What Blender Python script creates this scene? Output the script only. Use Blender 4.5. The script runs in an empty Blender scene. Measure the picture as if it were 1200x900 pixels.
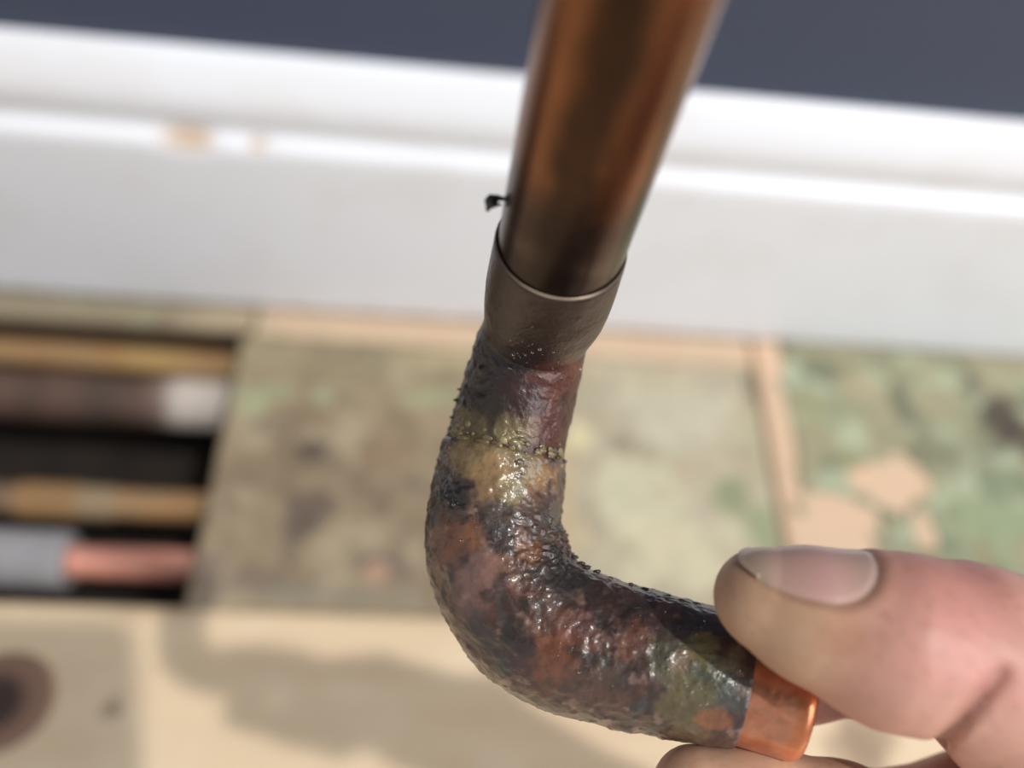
import bpy, math, random
import numpy as np
from mathutils import Vector, Matrix, noise as mnoise

sc = bpy.context.scene
random.seed(7)
rng = np.random.default_rng(11)

# ------------------------------------------------------------------ camera
# world: X along the skirting, Y towards the wall, Z up, floor top at z = 0 (metres)
AX = np.array([[0.99421674, -0.05980101, -0.0892015],
               [0.00324738, 0.84697596, -0.53162127],
               [0.10734302, 0.5282571, 0.84227188]])
EYE = np.array([0.0, 0.0, 0.380])
cam = bpy.data.cameras.new('camera')
cam.sensor_width = 36.0
cam.lens = 30.0
cam.clip_start = 0.002
cam.clip_end = 50
cam.dof.use_dof = True
cam.dof.focus_distance = 0.1085
cam.dof.aperture_fstop = 7.6
camo = bpy.data.objects.new('camera', cam)
sc.collection.objects.link(camo)
m4 = Matrix.Identity(4)
for r in range(3):
    for c in range(3):
        m4[r][c] = AX[r][c]
    m4[r][3] = EYE[r]
camo.matrix_world = m4
sc.camera = camo

# ------------------------------------------------------------------ light
world = bpy.data.worlds.new('world')
sc.world = world
world.use_nodes = True
bg = world.node_tree.nodes['Background']
bg.inputs[0].default_value = (0.96, 0.975, 1.0, 1)
bg.inputs[1].default_value = 0.50

SUN = np.array([-0.372, 0.196, -0.907])
SUN /= np.linalg.norm(SUN)
sl = bpy.data.lights.new('sun', 'SUN')
sl.energy = 1.75
sl.angle = math.radians(1.6)
sl.color = (1.0, 0.96, 0.90)
so = bpy.data.objects.new('sun', sl)
so.rotation_euler = Vector(SUN).to_track_quat('-Z', 'Y').to_euler()
so.location = (0.8, -0.6, 2.2)
sc.collection.objects.link(so)

wl = bpy.data.lights.new('window_daylight', 'AREA')
wl.shape = 'RECTANGLE'
wl.size = 1.3
wl.size_y = 1.1
wl.energy = 22
wl.color = (0.96, 0.98, 1.0)
wo = bpy.data.objects.new('window_daylight', wl)
wo.location = (1.35, -0.75, 1.25)
wo.rotation_euler = (Vector((0.05, 0.15, 0.05)) - Vector(wo.location)).to_track_quat('-Z', 'Y').to_euler()
sc.collection.objects.link(wo)

vs = sc.view_settings
vs.view_transform = 'Standard'
vs.look = 'None'
vs.exposure = 0.0
vs.gamma = 1.0
vs.use_curve_mapping = False


# ------------------------------------------------------------------ helpers
def lin(c):
    c = np.asarray(c, float) / 255.0
    return np.where(c <= 0.04045, c / 12.92, ((c + 0.055) / 1.055) ** 2.4)


def cw(p):
    """hand-frame millimetres (right, up, away) -> world metres"""
    p = np.atleast_2d(np.asarray(p, float)) * 0.001
    return np.stack([p[:, 0], p[:, 1], -p[:, 2]], 1) @ AX.T + EYE


def pt(px, py, d):
    """a point at distance d mm, as a right/up/away triple in mm"""
    return np.array([(px - 600) / 1000.0 * d, (450 - py) / 1000.0 * d, d])


def sstep(a, b, x):
    t = np.clip((x - a) / (b - a), 0, 1)
    return t * t * (3 - 2 * t)


def fbm(P, scale, octv=4, seed=0.0):
    P = np.asarray(P, float) * scale + seed
    return np.array([mnoise.fractal(Vector(p), 1.0, 2.0, octv) for p in P])


def new_obj(name, verts, faces, mat, parent=None, col=None, smooth=True, origin=None):
    verts = np.asarray(verts, float)
    if parent is not None:
        off = np.array(parent.get('_o', (0, 0, 0)), float)
    elif origin is not None:
        off = np.asarray(origin, float)
    else:
        lo, hi = verts.min(0), verts.max(0)
        off = np.array([(lo[0] + hi[0]) / 2, (lo[1] + hi[1]) / 2, lo[2]])
    me = bpy.data.meshes.new(name)
    me.from_pydata((verts - off).tolist(), [], faces if isinstance(faces, list) else faces.tolist())
    me.update()
    if smooth:
        me.polygons.foreach_set('use_smooth', np.ones(len(me.polygons), bool))
    if col is not None:
        a = me.color_attributes.new('Col', 'FLOAT_COLOR', 'POINT')
        c4 = np.ones((len(verts), 4), np.float32)
        c4[:, :3] = col
        a.data.foreach_set('color', c4.ravel())
    me.materials.append(mat)
    o = bpy.data.objects.new(name, me)
    sc.collection.objects.link(o)
    if parent is not None:
        o.parent = parent
        o['_o'] = tuple(off)          # children of a part share the thing's origin
    else:
        o.location = off
        o['_o'] = tuple(off)
    return o


def thing(name, loc, label=None, cat=None, group=None, kind=None):
    e = bpy.data.objects.new(name, None)
    e.empty_display_size = 0.01
    e.location = loc
    e['_o'] = tuple(float(v) for v in loc)
    sc.collection.objects.link(e)
    return tag(e, label, cat, group, kind)


def tag(o, label=None, cat=None, group=None, kind=None):
    if label: o['label'] = label
    if cat: o['category'] = cat
    if group: o['group'] = group
    if kind: o['kind'] = kind
    return o


def box(x0, x1, y0, y1, z0, z1, bev=0.0):
    """box with chamfered upper edges"""
    b = bev
    v = [(x0, y0, z0), (x1, y0, z0), (x1, y1, z0), (x0, y1, z0),
         (x0, y0, z1 - b), (x1, y0, z1 - b), (x1, y1, z1 - b), (x0, y1, z1 - b)]
    f = [(3, 2, 1, 0), (0, 1, 5, 4), (1, 2, 6, 5), (2, 3, 7, 6), (3, 0, 4, 7)]
    if b > 0:
        v += [(x0 + b, y0 + b, z1), (x1 - b, y0 + b, z1), (x1 - b, y1 - b, z1), (x0 + b, y1 - b, z1)]
        f += [(4, 5, 9, 8), (5, 6, 10, 9), (6, 7, 11, 10), (7, 4, 8, 11), (8, 9, 10, 11)]
    else:
        f += [(4, 5, 6, 7)]
    return v, f


def slab(x0, x1, y0, y1, z0, z1, step, zfun=None):
    """board with a dense top so it can carry its own stains"""
    nx = max(2, int((x1 - x0) / step) + 1)
    ny = max(2, int((y1 - y0) / step) + 1)
    gx, gy = np.meshgrid(np.linspace(x0, x1, nx), np.linspace(y0, y1, ny))
    gz = np.full_like(gx, z1)
    edge = np.zeros_like(gx, bool)
    edge[0, :] = edge[-1, :] = True
    edge[:, 0] = edge[:, -1] = True
    gz[edge] -= 0.0008
    top = np.stack([gx.ravel(), gy.ravel(), gz.ravel()], 1)
    if zfun is not None:
        top[:, 2] += np.where(edge.ravel(), 0, zfun(top))
    idx = np.arange(nx * ny).reshape(ny, nx)
    q = np.stack([idx[:-1, :-1], idx[:-1, 1:], idx[1:, 1:], idx[1:, :-1]], -1).reshape(-1, 4)
    ring = np.concatenate([idx[0, :], idx[1:, -1], idx[-1, -2::-1], idx[-2:0:-1, 0]])
    low = top[ring].copy()
    low[:, 2] = z0
    n0 = len(top)
    k = len(ring)
    j = (np.arange(k) + 1) % k
    sd = np.stack([n0 + np.arange(k), n0 + j, ring[j], ring], 1)
    verts = np.vstack([top, low])
    faces = q.tolist() + sd.tolist() + [list(range(n0 + k - 1, n0 - 1, -1))]
    return verts, faces


def tube(path, rad, seg=64, cap=True, closed_hollow=0.0):
    """swept tube; path Nx3, rad N (or NxSEG); returns verts, faces, (s, angle) arrays"""
    path = np.asarray(path, float)
    n = len(path)
    tan = np.gradient(path, axis=0)
    tan /= np.linalg.norm(tan, axis=1)[:, None]
    u = np.cross(tan[0], [0, 0, 1.0])
    if np.linalg.norm(u) < 1e-3:
        u = np.cross(tan[0], [0, 1.0, 0])
    u /= np.linalg.norm(u)
    ang = np.linspace(0, 2 * math.pi, seg, endpoint=False)
    rad = np.asarray(rad, float)
    if rad.ndim == 1:
        rad = np.repeat(rad[:, None], seg, 1)
    V = np.zeros((n, seg, 3))
    N = np.zeros((n, seg, 3))
    for i in range(n):
        u = u - tan[i] * (u @ tan[i])
        u /= np.linalg.norm(u)
        w = np.cross(tan[i], u)
        dr = np.cos(ang)[:, None] * u + np.sin(ang)[:, None] * w
        N[i] = dr
        V[i] = path[i] + dr * rad[i][:, None]
    idx = np.arange(n * seg).reshape(n, seg)
    nx = np.roll(idx, -1, 1)
    q = np.stack([idx[:-1], nx[:-1], nx[1:], idx[1:]], -1).reshape(-1, 4).tolist()
    if cap:
        q.append(idx[0, ::-1].tolist())
        q.append(idx[-1].tolist())
    return V.reshape(-1, 3), q, N.reshape(-1, 3)


def spline(ctrl, step):
    """Catmull-Rom resampled to an even step"""
    c = np.asarray(ctrl, float)
    c = np.vstack([2 * c[0] - c[1], c, 2 * c[-1] - c[-2]])
    out = []
    for i in range(1, len(c) - 2):
        for t in np.linspace(0, 1, 60, endpoint=False):
            a, b, d, e = c[i - 1], c[i], c[i + 1], c[i + 2]
            out.append(0.5 * ((2 * b) + (-a + d) * t + (2 * a - 5 * b + 4 * d - e) * t * t
                              + (-a + 3 * b - 3 * d + e) * t ** 3))
    out.append(c[-2])
    out = np.array(out)
    s = np.concatenate([[0], np.cumsum(np.linalg.norm(np.diff(out, axis=0), axis=1))])
    m = max(2, int(s[-1] / step) + 1)
    t = np.linspace(0, s[-1], m)
    return np.stack([np.interp(t, s, out[:, k]) for k in range(3)], 1), t


def mat(name, col=None, attr=False, rough=0.5, metal=0.0, coat=0.0, coat_rough=0.1, spec=0.5,
        bumps=(), mottle=None, grain=None, sss=0.0, rough_var=None):
    """bumps: (scale, strength, distance_m); mottle: (scale, amount); grain: (scale_xyz, amount)"""
    m = bpy.data.materials.new(name)
    m.use_nodes = True
    nt = m.node_tree
    p = nt.nodes['Principled BSDF']
    tc = nt.nodes.new('ShaderNodeTexCoord')
    p.inputs['Roughness'].default_value = rough
    p.inputs['Metallic'].default_value = metal
    p.inputs['Coat Weight'].default_value = coat
    p.inputs['Coat Roughness'].default_value = coat_rough
    p.inputs['Specular IOR Level'].default_value = spec
    if attr:
        a = nt.nodes.new('ShaderNodeVertexColor')
        a.layer_name = 'Col'
        src = a.outputs['Color']
    else:
        a = nt.nodes.new('ShaderNodeRGB')
        a.outputs[0].default_value = (*lin(col), 1)
        src = a.outputs[0]

    def multiply(src, fac_out, amount):
        mr = nt.nodes.new('ShaderNodeMapRange')
        mr.inputs['From Min'].default_value = 0.25
        mr.inputs['From Max'].default_value = 0.75
        mr.inputs['To Min'].default_value = 1 - amount
        mr.inputs['To Max'].default_value = 1 + amount
        nt.links.new(fac_out, mr.inputs['Value'])
        vm = nt.nodes.new('ShaderNodeVectorMath')
        vm.operation = 'SCALE'
        nt.links.new(src, vm.inputs[0])
        nt.links.new(mr.outputs[0], vm.inputs['Scale'])
        return vm.outputs[0]
    if mottle:
        nz = nt.nodes.new('ShaderNodeTexNoise')
        nz.inputs['Scale'].default_value = mottle[0]
        nz.inputs['Detail'].default_value = 5
        nt.links.new(tc.outputs['Object'], nz.inputs['Vector'])
        src = multiply(src, nz.outputs['Fac'], mottle[1])
    if grain:
        mp = nt.nodes.new('ShaderNodeMapping')
        mp.inputs['Scale'].default_value = grain[0]
        nt.links.new(tc.outputs['Object'], mp.inputs['Vector'])
        nz = nt.nodes.new('ShaderNodeTexNoise')
        nz.inputs['Scale'].default_value = 1
        nz.inputs['Detail'].default_value = 4
        nt.links.new(mp.outputs[0], nz.inputs['Vector'])
        src = multiply(src, nz.outputs['Fac'], grain[1])
    nt.links.new(src, p.inputs['Base Color'])
    if rough_var:
        nz = nt.nodes.new('ShaderNodeTexNoise')
        nz.inputs['Scale'].default_value = rough_var[0]
        nz.inputs['Detail'].default_value = 3
        nt.links.new(tc.outputs['Object'], nz.inputs['Vector'])
        mr = nt.nodes.new('ShaderNodeMapRange')
        mr.inputs['From Min'].default_value = 0.3
        mr.inputs['From Max'].default_value = 0.7
        mr.inputs['To Min'].default_value = rough_var[1]
        mr.inputs['To Max'].default_value = rough_var[2]
        nt.links.new(nz.outputs['Fac'], mr.inputs['Value'])
        nt.links.new(mr.outputs[0], p.inputs['Roughness'])
    prev = None
    for (scl, st, dist) in bumps:
        nz = nt.nodes.new('ShaderNodeTexNoise')
        nz.inputs['Scale'].default_value = scl
        nz.inputs['Detail'].default_value = 3
        nt.links.new(tc.outputs['Object'], nz.inputs['Vector'])
        b = nt.nodes.new('ShaderNodeBump')
        b.inputs['Strength'].default_value = st
        b.inputs['Distance'].default_value = dist
        nt.links.new(nz.outputs['Fac'], b.inputs['Height'])
        if prev is not None:
            nt.links.new(prev, b.inputs['Normal'])
        prev = b.outputs['Normal']
    if prev is not None:
        nt.links.new(prev, p.inputs['Normal'])
        if coat > 0:
            nt.links.new(prev, p.inputs['Coat Normal'])
    if sss > 0:
        p.inputs['Subsurface Weight'].default_value = sss
        p.inputs['Subsurface Radius'].default_value = (0.0022, 0.0008, 0.0005)
        p.inputs['Subsurface Scale'].default_value = 1.0
    return m


def blend(col, target, w):
    w = np.clip(w, 0, 1)[:, None]
    return col * (1 - w) + lin(target)[None, :] * w


def spots(P, col, lst, warp=None):
    """soft-edged stains: (x, y[, z], radius_x, radius_y, colour, strength) in the units of P"""
    for s in lst:
        if len(s) == 6:
            x, y, rx, ry, c, k = s
            q = np.sqrt(((P[:, 0] - x) / rx) ** 2 + ((P[:, 1] - y) / ry) ** 2)
        if warp is not None:
            q = q + warp * 0.6
        col = blend(col, c, k * (1 - sstep(0.55, 1.15, q)))
    return col


# ------------------------------------------------------------------ structure: wall and skirting
M_wall = mat('navy_wall_paint', (60, 69, 92), rough=0.55, bumps=[(900, 0.15, 0.0006)], mottle=(3, 0.06))
v, f = box(-1.3, 1.5, 0.296, 0.40, 0.0, 1.5)
tag(new_obj('wall_back', v, f, M_wall, smooth=False), 'dark navy grey painted wall above the white skirting', kind='structure')

# skirting: profile (height, distance out from the wall face), then swept along X
prof = [(0.0, 0.0160), (0.106, 0.0160), (0.1095, 0.0158), (0.1120, 0.0150), (0.1135, 0.0137), (0.1142, 0.0120),
        (0.1150, 0.0112), (0.1170, 0.0106), (0.1200, 0.0108), (0.1235, 0.0116), (0.1270, 0.0121), (0.1310, 0.0119),
        (0.1360, 0.0108), (0.1405, 0.0090), (0.1450, 0.0068), (0.1480, 0.0050), (0.1500, 0.0030), (0.1504, 0.0)]
nxs = 500
xs = np.linspace(-1.3, 1.5, nxs)
pr = np.array(prof)
# finer profile
hh = np.concatenate([np.linspace(0, 0.104, 14), np.linspace(0.106, 0.1504, 44)])
po = np.interp(hh, pr[:, 0], pr[:, 1])
po[-1] = 0.0
V = np.zeros((len(hh), nxs, 3))
V[..., 0] = xs[None, :]
V[..., 1] = 0.296 - po[:, None]
V[..., 2] = hh[:, None]
P = V.reshape(-1, 3)
# two knocks along the bead where the paint has been chipped away
cx = [(-0.1115, 0.1125, 0.0125, 0.0055), (-0.0815, 0.1125, 0.0045, 0.0030)]
chip = np.zeros(len(P))
for (x, z, rx, rz) in cx:
    q = np.sqrt(((P[:, 0] - x) / rx) ** 2 + ((P[:, 2] - z) / rz) ** 2)
    chip = np.maximum(chip, 1 - sstep(0.6, 1.1, q))
P[:, 1] += chip * 0.0016
base = np.repeat(lin((236, 239, 246))[None, :], len(P), 0)
n1 = fbm(P, 25, 4, 3)
base = blend(base, (226, 222, 222), sstep(0.0, 0.5, n1) * 0.25)
base = blend(base, (205, 178, 150), chip * 0.85)
# patchy darker band along the foot
g = (1 - sstep(0.0, 0.012, P[:, 2])) * (0.5 + 0.5 * sstep(-0.2, 0.4, fbm(P, 60, 4, 9)))
base = blend(base, (190, 175, 160), g * 0.5)
idx = np.arange(len(hh) * nxs).reshape(len(hh), nxs)
q = np.stack([idx[:-1, :-1], idx[:-1, 1:], idx[1:, 1:], idx[1:, :-1]], -1).reshape(-1, 4)
M_skirt = mat('white_gloss_paint', attr=True, rough=0.32, spec=0.5, bumps=[(160, 0.08, 0.0008)])
tag(new_obj('baseboard_back', P, q, M_skirt, col=base), 'white moulded skirting board along the wall', kind='structure')

# ------------------------------------------------------------------ structure: floor
floor = thing('floor', (0, 0, 0), 'bare plywood and pale boards with an open pipe void', kind='structure')
TH = 0.012
M_ply = mat('pale_plywood', attr=True, rough=0.6, bumps=[(700, 0.2, 0.0004)], grain=((14, 260, 40), 0.05))
M_dark = mat('void_dirt', (40, 33, 28), rough=0.95, bumps=[(300, 0.6, 0.003)], mottle=(40, 0.4))
M_joist = mat('old_joist_wood', (96, 76, 58), rough=0.8, grain=((12, 300, 300), 0.2), bumps=[(400, 0.3, 0.0006)])

# front plank: pale, clean, with a splintered rear edge where it was cut
FY1 = 0.1145


def plank_col(P, seed, tint=(222, 199, 166)):
    c = np.repeat(lin(tint)[None, :], len(P), 0)
    n = fbm(P * np.array([1, 7, 1]), 9, 4, seed)
    c = blend(c, (212, 186, 154), sstep(-0.1, 0.6, n) * 0.55)
    n = fbm(P, 30, 4, seed + 5)
    return blend(c, (228, 208, 178), sstep(0.1, 0.6, n) * 0.5)


v, f = slab(-0.9, 1.1, -0.13, FY1, -TH, 0.0, 0.006)
v2, f2 = slab(-0.30, 0.36, 0.03, FY1, -TH, 0.0, 0.0025)
# one plank: fine mesh where the photograph looks, coarse beyond
c = plank_col(v, 1)
xa, xb = -0.32, 0.36
va, fa = slab(xa, xb, -0.13, FY1, -TH, 0.0, 0.0028)
ca = plank_col(va, 1)
wp = fbm(va, 55, 4, 21)
ca = spots(va, ca, [
    (-0.123, 0.0724, 0.0042, 0.0036, (120, 98, 80), 0.75),       # small bruise by the left
    (0.197, 0.078, 0.016, 0.030, (150, 128, 104), 0.75), (0.226, 0.092, 0.020, 0.010, (158, 136, 110), 0.6),
    (0.190, 0.058, 0.012, 0.018, (142, 118, 96), 0.6), (0.262, 0.070, 0.03, 0.012, (205, 178, 140), 0.6),
    (-0.115, 0.112, 0.020, 0.004, (170, 140, 110), 0.4), (-0.19, 0.113, 0.05, 0.002, (196, 172, 140), 0.5),
], wp)
pl = new_obj('plank', va, fa, M_ply, floor, col=ca)
for (x0, x1, y0, y1, sd, tint) in [(-0.9, xa - 0.0015, -0.13, FY1, 2, (232, 210, 172)), (xb + 0.0015, 1.1, -0.13, FY1, 3, (234, 212, 176)),
                                   (-0.9, 0.25, -0.3815, -0.1315, 4, (230, 208, 172)), (0.2515, 1.1, -0.3815, -0.1315, 5, (236, 214, 176)),
                                   (-0.9, 1.1, -0.633, -0.383, 6, (232, 212, 178))]:
    v, f = slab(x0, x1, y0, y1, -TH, 0.0, 0.02)
    new_obj('plank', v, f, M_ply, floor, col=plank_col(v, sd, tint))

# dark round spot in the plank, a hair proud of it
kx, ky = -0.1685, 0.0735
ang = np.linspace(0, 2 * math.pi, 48, endpoint=False)
kv, kf = [], []
rr = np.linspace(0.0, 1.0, 14)
kv.append((kx, ky, 0.0005))
for r in rr[1:]:
    for a in ang:
        R = 0.0235 * r * (1 + 0.05 * math.sin(2 * a + 0.6))
        kv.append((kx + R * math.cos(a), ky + R * 0.92 * math.sin(a), 0.0005 - 0.0006 * r ** 6))
for j in range(48):
    kf.append((0, 1 + j, 1 + (j + 1) % 48))
for i in range(len(rr) - 2):
    for j in range(48):
        a, b = 1 + i * 48 + j, 1 + i * 48 + (j + 1) % 48
        kf.append((a, a + 48, b + 48, b))
kv = np.array(kv)
q = np.hypot(kv[:, 0] - kx, kv[:, 1] - ky) / 0.0235
kc = np.repeat(lin((138, 106, 88))[None, :], len(kv), 0)
kc = blend(kc, (62, 44, 38), 1 - sstep(0.30, 0.62, q))
kc = blend(kc, (205, 176, 142), sstep(0.86, 1.0, q))
new_obj('dark_spot', kv, kf, mat('dark_spot_brown', attr=True, rough=0.6), pl, col=kc)
pl.children[0]['label'] = 'dark brown round spot in the pale plank'

# plywood strip between hatch and skirting
v, f = slab(-0.098, 0.1745, 0.2605, 0.2800, -TH, -0.0002, 0.003)
c = np.repeat(lin((196, 170, 144))[None, :], len(v), 0)
n = fbm(v, 45, 4, 31)
c = blend(c, (198, 176, 146), sstep(-0.1, 0.4, n) * 0.5)
c = blend(c, (170, 158, 130), (1 - sstep(-0.098, -0.03, v[:, 0])) * 0.6 * sstep(-0.2, 0.3, fbm(v, 60, 4, 35)))
c = blend(c, (160, 146, 118), sstep(0.9, 1.0, 1 - (v[:, 1] - 0.2605) / 0.02) * 0.5)
new_obj('plywood_strip', v, f, M_ply, floor, col=c)

# dirty plywood strip behind the opening on the left
v, f = slab(-0.9, -0.0995, 0.2655, 0.2800, -TH, -0.0006, 0.003)
c = np.repeat(lin((140, 128, 106))[None, :], len(v), 0)
n = fbm(v, 50, 4, 41)
c = blend(c, (120, 104, 86), sstep(0.0, 0.4, n) * 0.8)
c = blend(c, (146, 146, 120), sstep(0.0, 0.4, fbm(v, 40, 4, 45)) * 0.6)
c = blend(c, (188, 168, 140), sstep(-0.16, -0.10, v[:, 0]) * 0.55)
new_obj('plywood_strip', v, f, M_ply, floor, col=c)

# right-hand plywood panel with green remnants stuck on it
PX0 = 0.1765
v, f = slab(PX0, 0.55, 0.1165, 0.2800, -TH, 0.0, 0.003)
c = np.repeat(lin((208, 178, 150))[None, :], len(v), 0)
n = fbm(v, 22, 4, 51)
c = blend(c, (214, 178, 148), sstep(0, .5, n) * .6)
new_obj('plywood_panel', v, f, M_ply, floor, col=c)
v, f = slab(0.5515, 1.1, 0.1165, 0.2800, -TH, 0.0, 0.01)
new_obj('plywood_panel', v, f, M_ply, floor, col=plank_col(v, 8, (228, 196, 164)))
v, f = slab(-0.9, -0.46, 0.1165, 0.2605, -TH, 0.0, 0.01)
new_obj('plywood_panel', v, f, M_ply, floor, col=plank_col(v, 9, (220, 192, 158)))

# void under the floor
VZ = -0.085
v, f = box(-0.95, 1.2, -0.7, 0.40, VZ - 0.01, VZ)
new_obj('void_bed', v, f, M_dark, floor, smooth=False)
for (y0, y1) in [(0.070, 0.1125), (0.2668, 0.300)]:
    v, f = box(-0.9, 1.1, y0, y1, VZ, -TH - 0.0002)
    new_obj('joist', v, f, M_joist, floor, smooth=False)
for (x0, x1) in [(-0.56, -0.46), (0.30, 0.345)]:
    v, f = box(x0, x1, 0.1130, 0.2620, VZ, -0.0535)
    new_obj('noggin', v, f, M_joist, floor, smooth=False)

# torn green remnants: thin layer with an eaten outline
step = 0.0016
gx, gy = np.meshgrid(np.arange(PX0 + 0.001, 0.42, step), np.arange(0.1175, 0.2795, step))
G = np.stack([gx.ravel(), gy.ravel(), np.zeros(gx.size)], 1)
n = fbm(G, 38, 4, 61)
n2 = fbm(G, 90, 4, 65)
keep = np.ones(len(G)) * 0.8 + n * 0.15


def bite(x, y, rx, ry, k):
    global keep
    q = np.sqrt(((G[:, 0] - x) / rx) ** 2 + ((G[:, 1] - y) / ry) ** 2) + n2 * 0.35
    keep = keep - k * (1 - sstep(0.75, 1.1, q))


bite(0.181, 0.222, 0.008, 0.050, 2)        # bare strip along the seam
bite(0.182, 0.268, 0.009, 0.02, 2)
bite(0.205, 0.171, 0.020, 0.014, 2)        # bare triangle at lower left
bite(0.192, 0.155, 0.018, 0.022, 2)
bite(0.208, 0.160, 0.014, 0.012, 2)
bite(0.240, 0.193, 0.019, 0.014, 2)        # bare oval in the middle
bite(0.2500, 0.168, 0.005, 0.011, 1.4)
K = keep.reshape(gx.shape) > 0.35
z = 0.0011 + 0.0006 * (n2.reshape(gx.shape)) + 0.0008 * sstep(0.1, 0.5, n.reshape(gx.shape))
idx = -np.ones(gx.shape, int)
cell = K[:-1, :-1] & K[1:, :-1] & K[:-1, 1:] & K[1:, 1:]
used = np.zeros(gx.shape, bool)
for a, b in [(0, 0), (0, 1), (1, 0), (1, 1)]:
    used[a:a + cell.shape[0], b:b + cell.shape[1]] |= cell
full = np.zeros(gx.shape, int)
pad = np.zeros((cell.shape[0] + 2, cell.shape[1] + 2), bool)
pad[1:-1, 1:-1] = cell
inner = pad[:-1, :-1] & pad[1:, :-1] & pad[:-1, 1:] & pad[1:, 1:]
z = np.where(inner, np.maximum(z, 0.0007), 0.00012)      # the rim runs down to the board
idx[used] = np.arange(used.sum())
v = np.stack([gx[used], gy[used], z[used]], 1)
ii, jj = np.nonzero(cell)
f = np.stack([idx[ii, jj], idx[ii, jj + 1], idx[ii + 1, jj + 1], idx[ii + 1, jj]], 1)
c = np.repeat(lin((150, 144, 116))[None, :], len(v), 0)
c = blend(c, (138, 140, 114), sstep(-0.15, 0.3, fbm(v, 30, 4, 71)) * 0.9)
c = blend(c, (110, 112, 90), sstep(0.1, 0.45, fbm(v, 55, 4, 75)) * 0.8)
c = blend(c, (166, 174, 146), sstep(0.15, 0.45, fbm(v, 45, 4, 79)) * 0.8)
wv = fbm(v, 60, 3, 83)
c = spots(v, c, [
    (0.312, 0.238, 0.013, 0.020, (62, 52, 44), 0.9), (0.325, 0.222, 0.014, 0.016, (66, 54, 46), 0.85),
    (0.3, 0.252, 0.008, 0.008, (84, 74, 60), 0.7), (0.255, 0.247, 0.006, 0.022, (100, 102, 84), 0.75),
    (0.212, 0.262, 0.012, 0.010, (100, 106, 84), 0.75), (0.262, 0.21, 0.02, 0.008, (112, 112, 88), 0.7),
    (0.285, 0.172, 0.028, 0.022, (140, 154, 120), 0.8), (0.302, 0.195, 0.018, 0.012, (114, 126, 98), 0.8),
    (0.222, 0.217, 0.010, 0.012, (176, 184, 156), 0.7), (0.195, 0.258, 0.008, 0.012, (168, 178, 152), 0.7),
    (0.26, 0.158, 0.010, 0.008, (108, 122, 94), 0.8), (0.247, 0.158, 0.003, 0.016, (130, 112, 84), 0.8),
    (0.278, 0.153, 0.005, 0.016, (140, 124, 92), 0.7), (0.218, 0.205, 0.012, 0.008, (132, 134, 96), 0.6),
    (0.206, 0.236, 0.009, 0.012, (142, 140, 104), 0.8), (0.235, 0.25, 0.012, 0.010, (164, 152, 122), 0.8),
], wv)
M_green = mat('green_residue', attr=True, rough=0.75, bumps=[(450, 0.4, 0.0006)])
tag(new_obj('green_residue', v, f, M_green, floor, col=c), 'torn green flooring residue stuck to the plywood', kind='stuff')

# ------------------------------------------------------------------ the stained access board
HX0, HX1, HY0, HY1 = -0.1025, 0.1735, 0.1153, 0.2590
v, f = slab(HX0, HX1, HY0, HY1, -TH + 0.0003, 0.0008, 0.0016, lambda p: 0.0004 * fbm(p, 90, 3, 5))
rx = (v[:, 0] - HX0) / (HX1 - HX0)   # 0 at the left edge
c = np.repeat(lin((156, 138, 112))[None, :], len(v), 0)
c = blend(c, (192, 184, 160), sstep(0.45, 0.72, rx) * 0.85)
n = fbm(v, 24, 5, 101)
c = blend(c, (132, 114, 90), sstep(-0.05, 0.45, n) * 0.75 * (1 - 0.75 * sstep(0.5, 0.7, rx)))
n = fbm(v, 38, 5, 105)
c = blend(c, (182, 166, 138), sstep(0.0, 0.45, n) * 0.65)
n = fbm(v, 60, 5, 109)
c = blend(c, (106, 94, 80), sstep(0.22, 0.5, n) * 0.6 * (1 - 0.7 * sstep(0.5, 0.7, rx)))
top = sstep(0.6, 1.0, (v[:, 1] - HY0) / (HY1 - HY0))
c = blend(c, (158, 150, 118), top * 0.5 * (1 - sstep(0.4, 0.7, rx)))
wv = fbm(v, 70, 4, 113)
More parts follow.
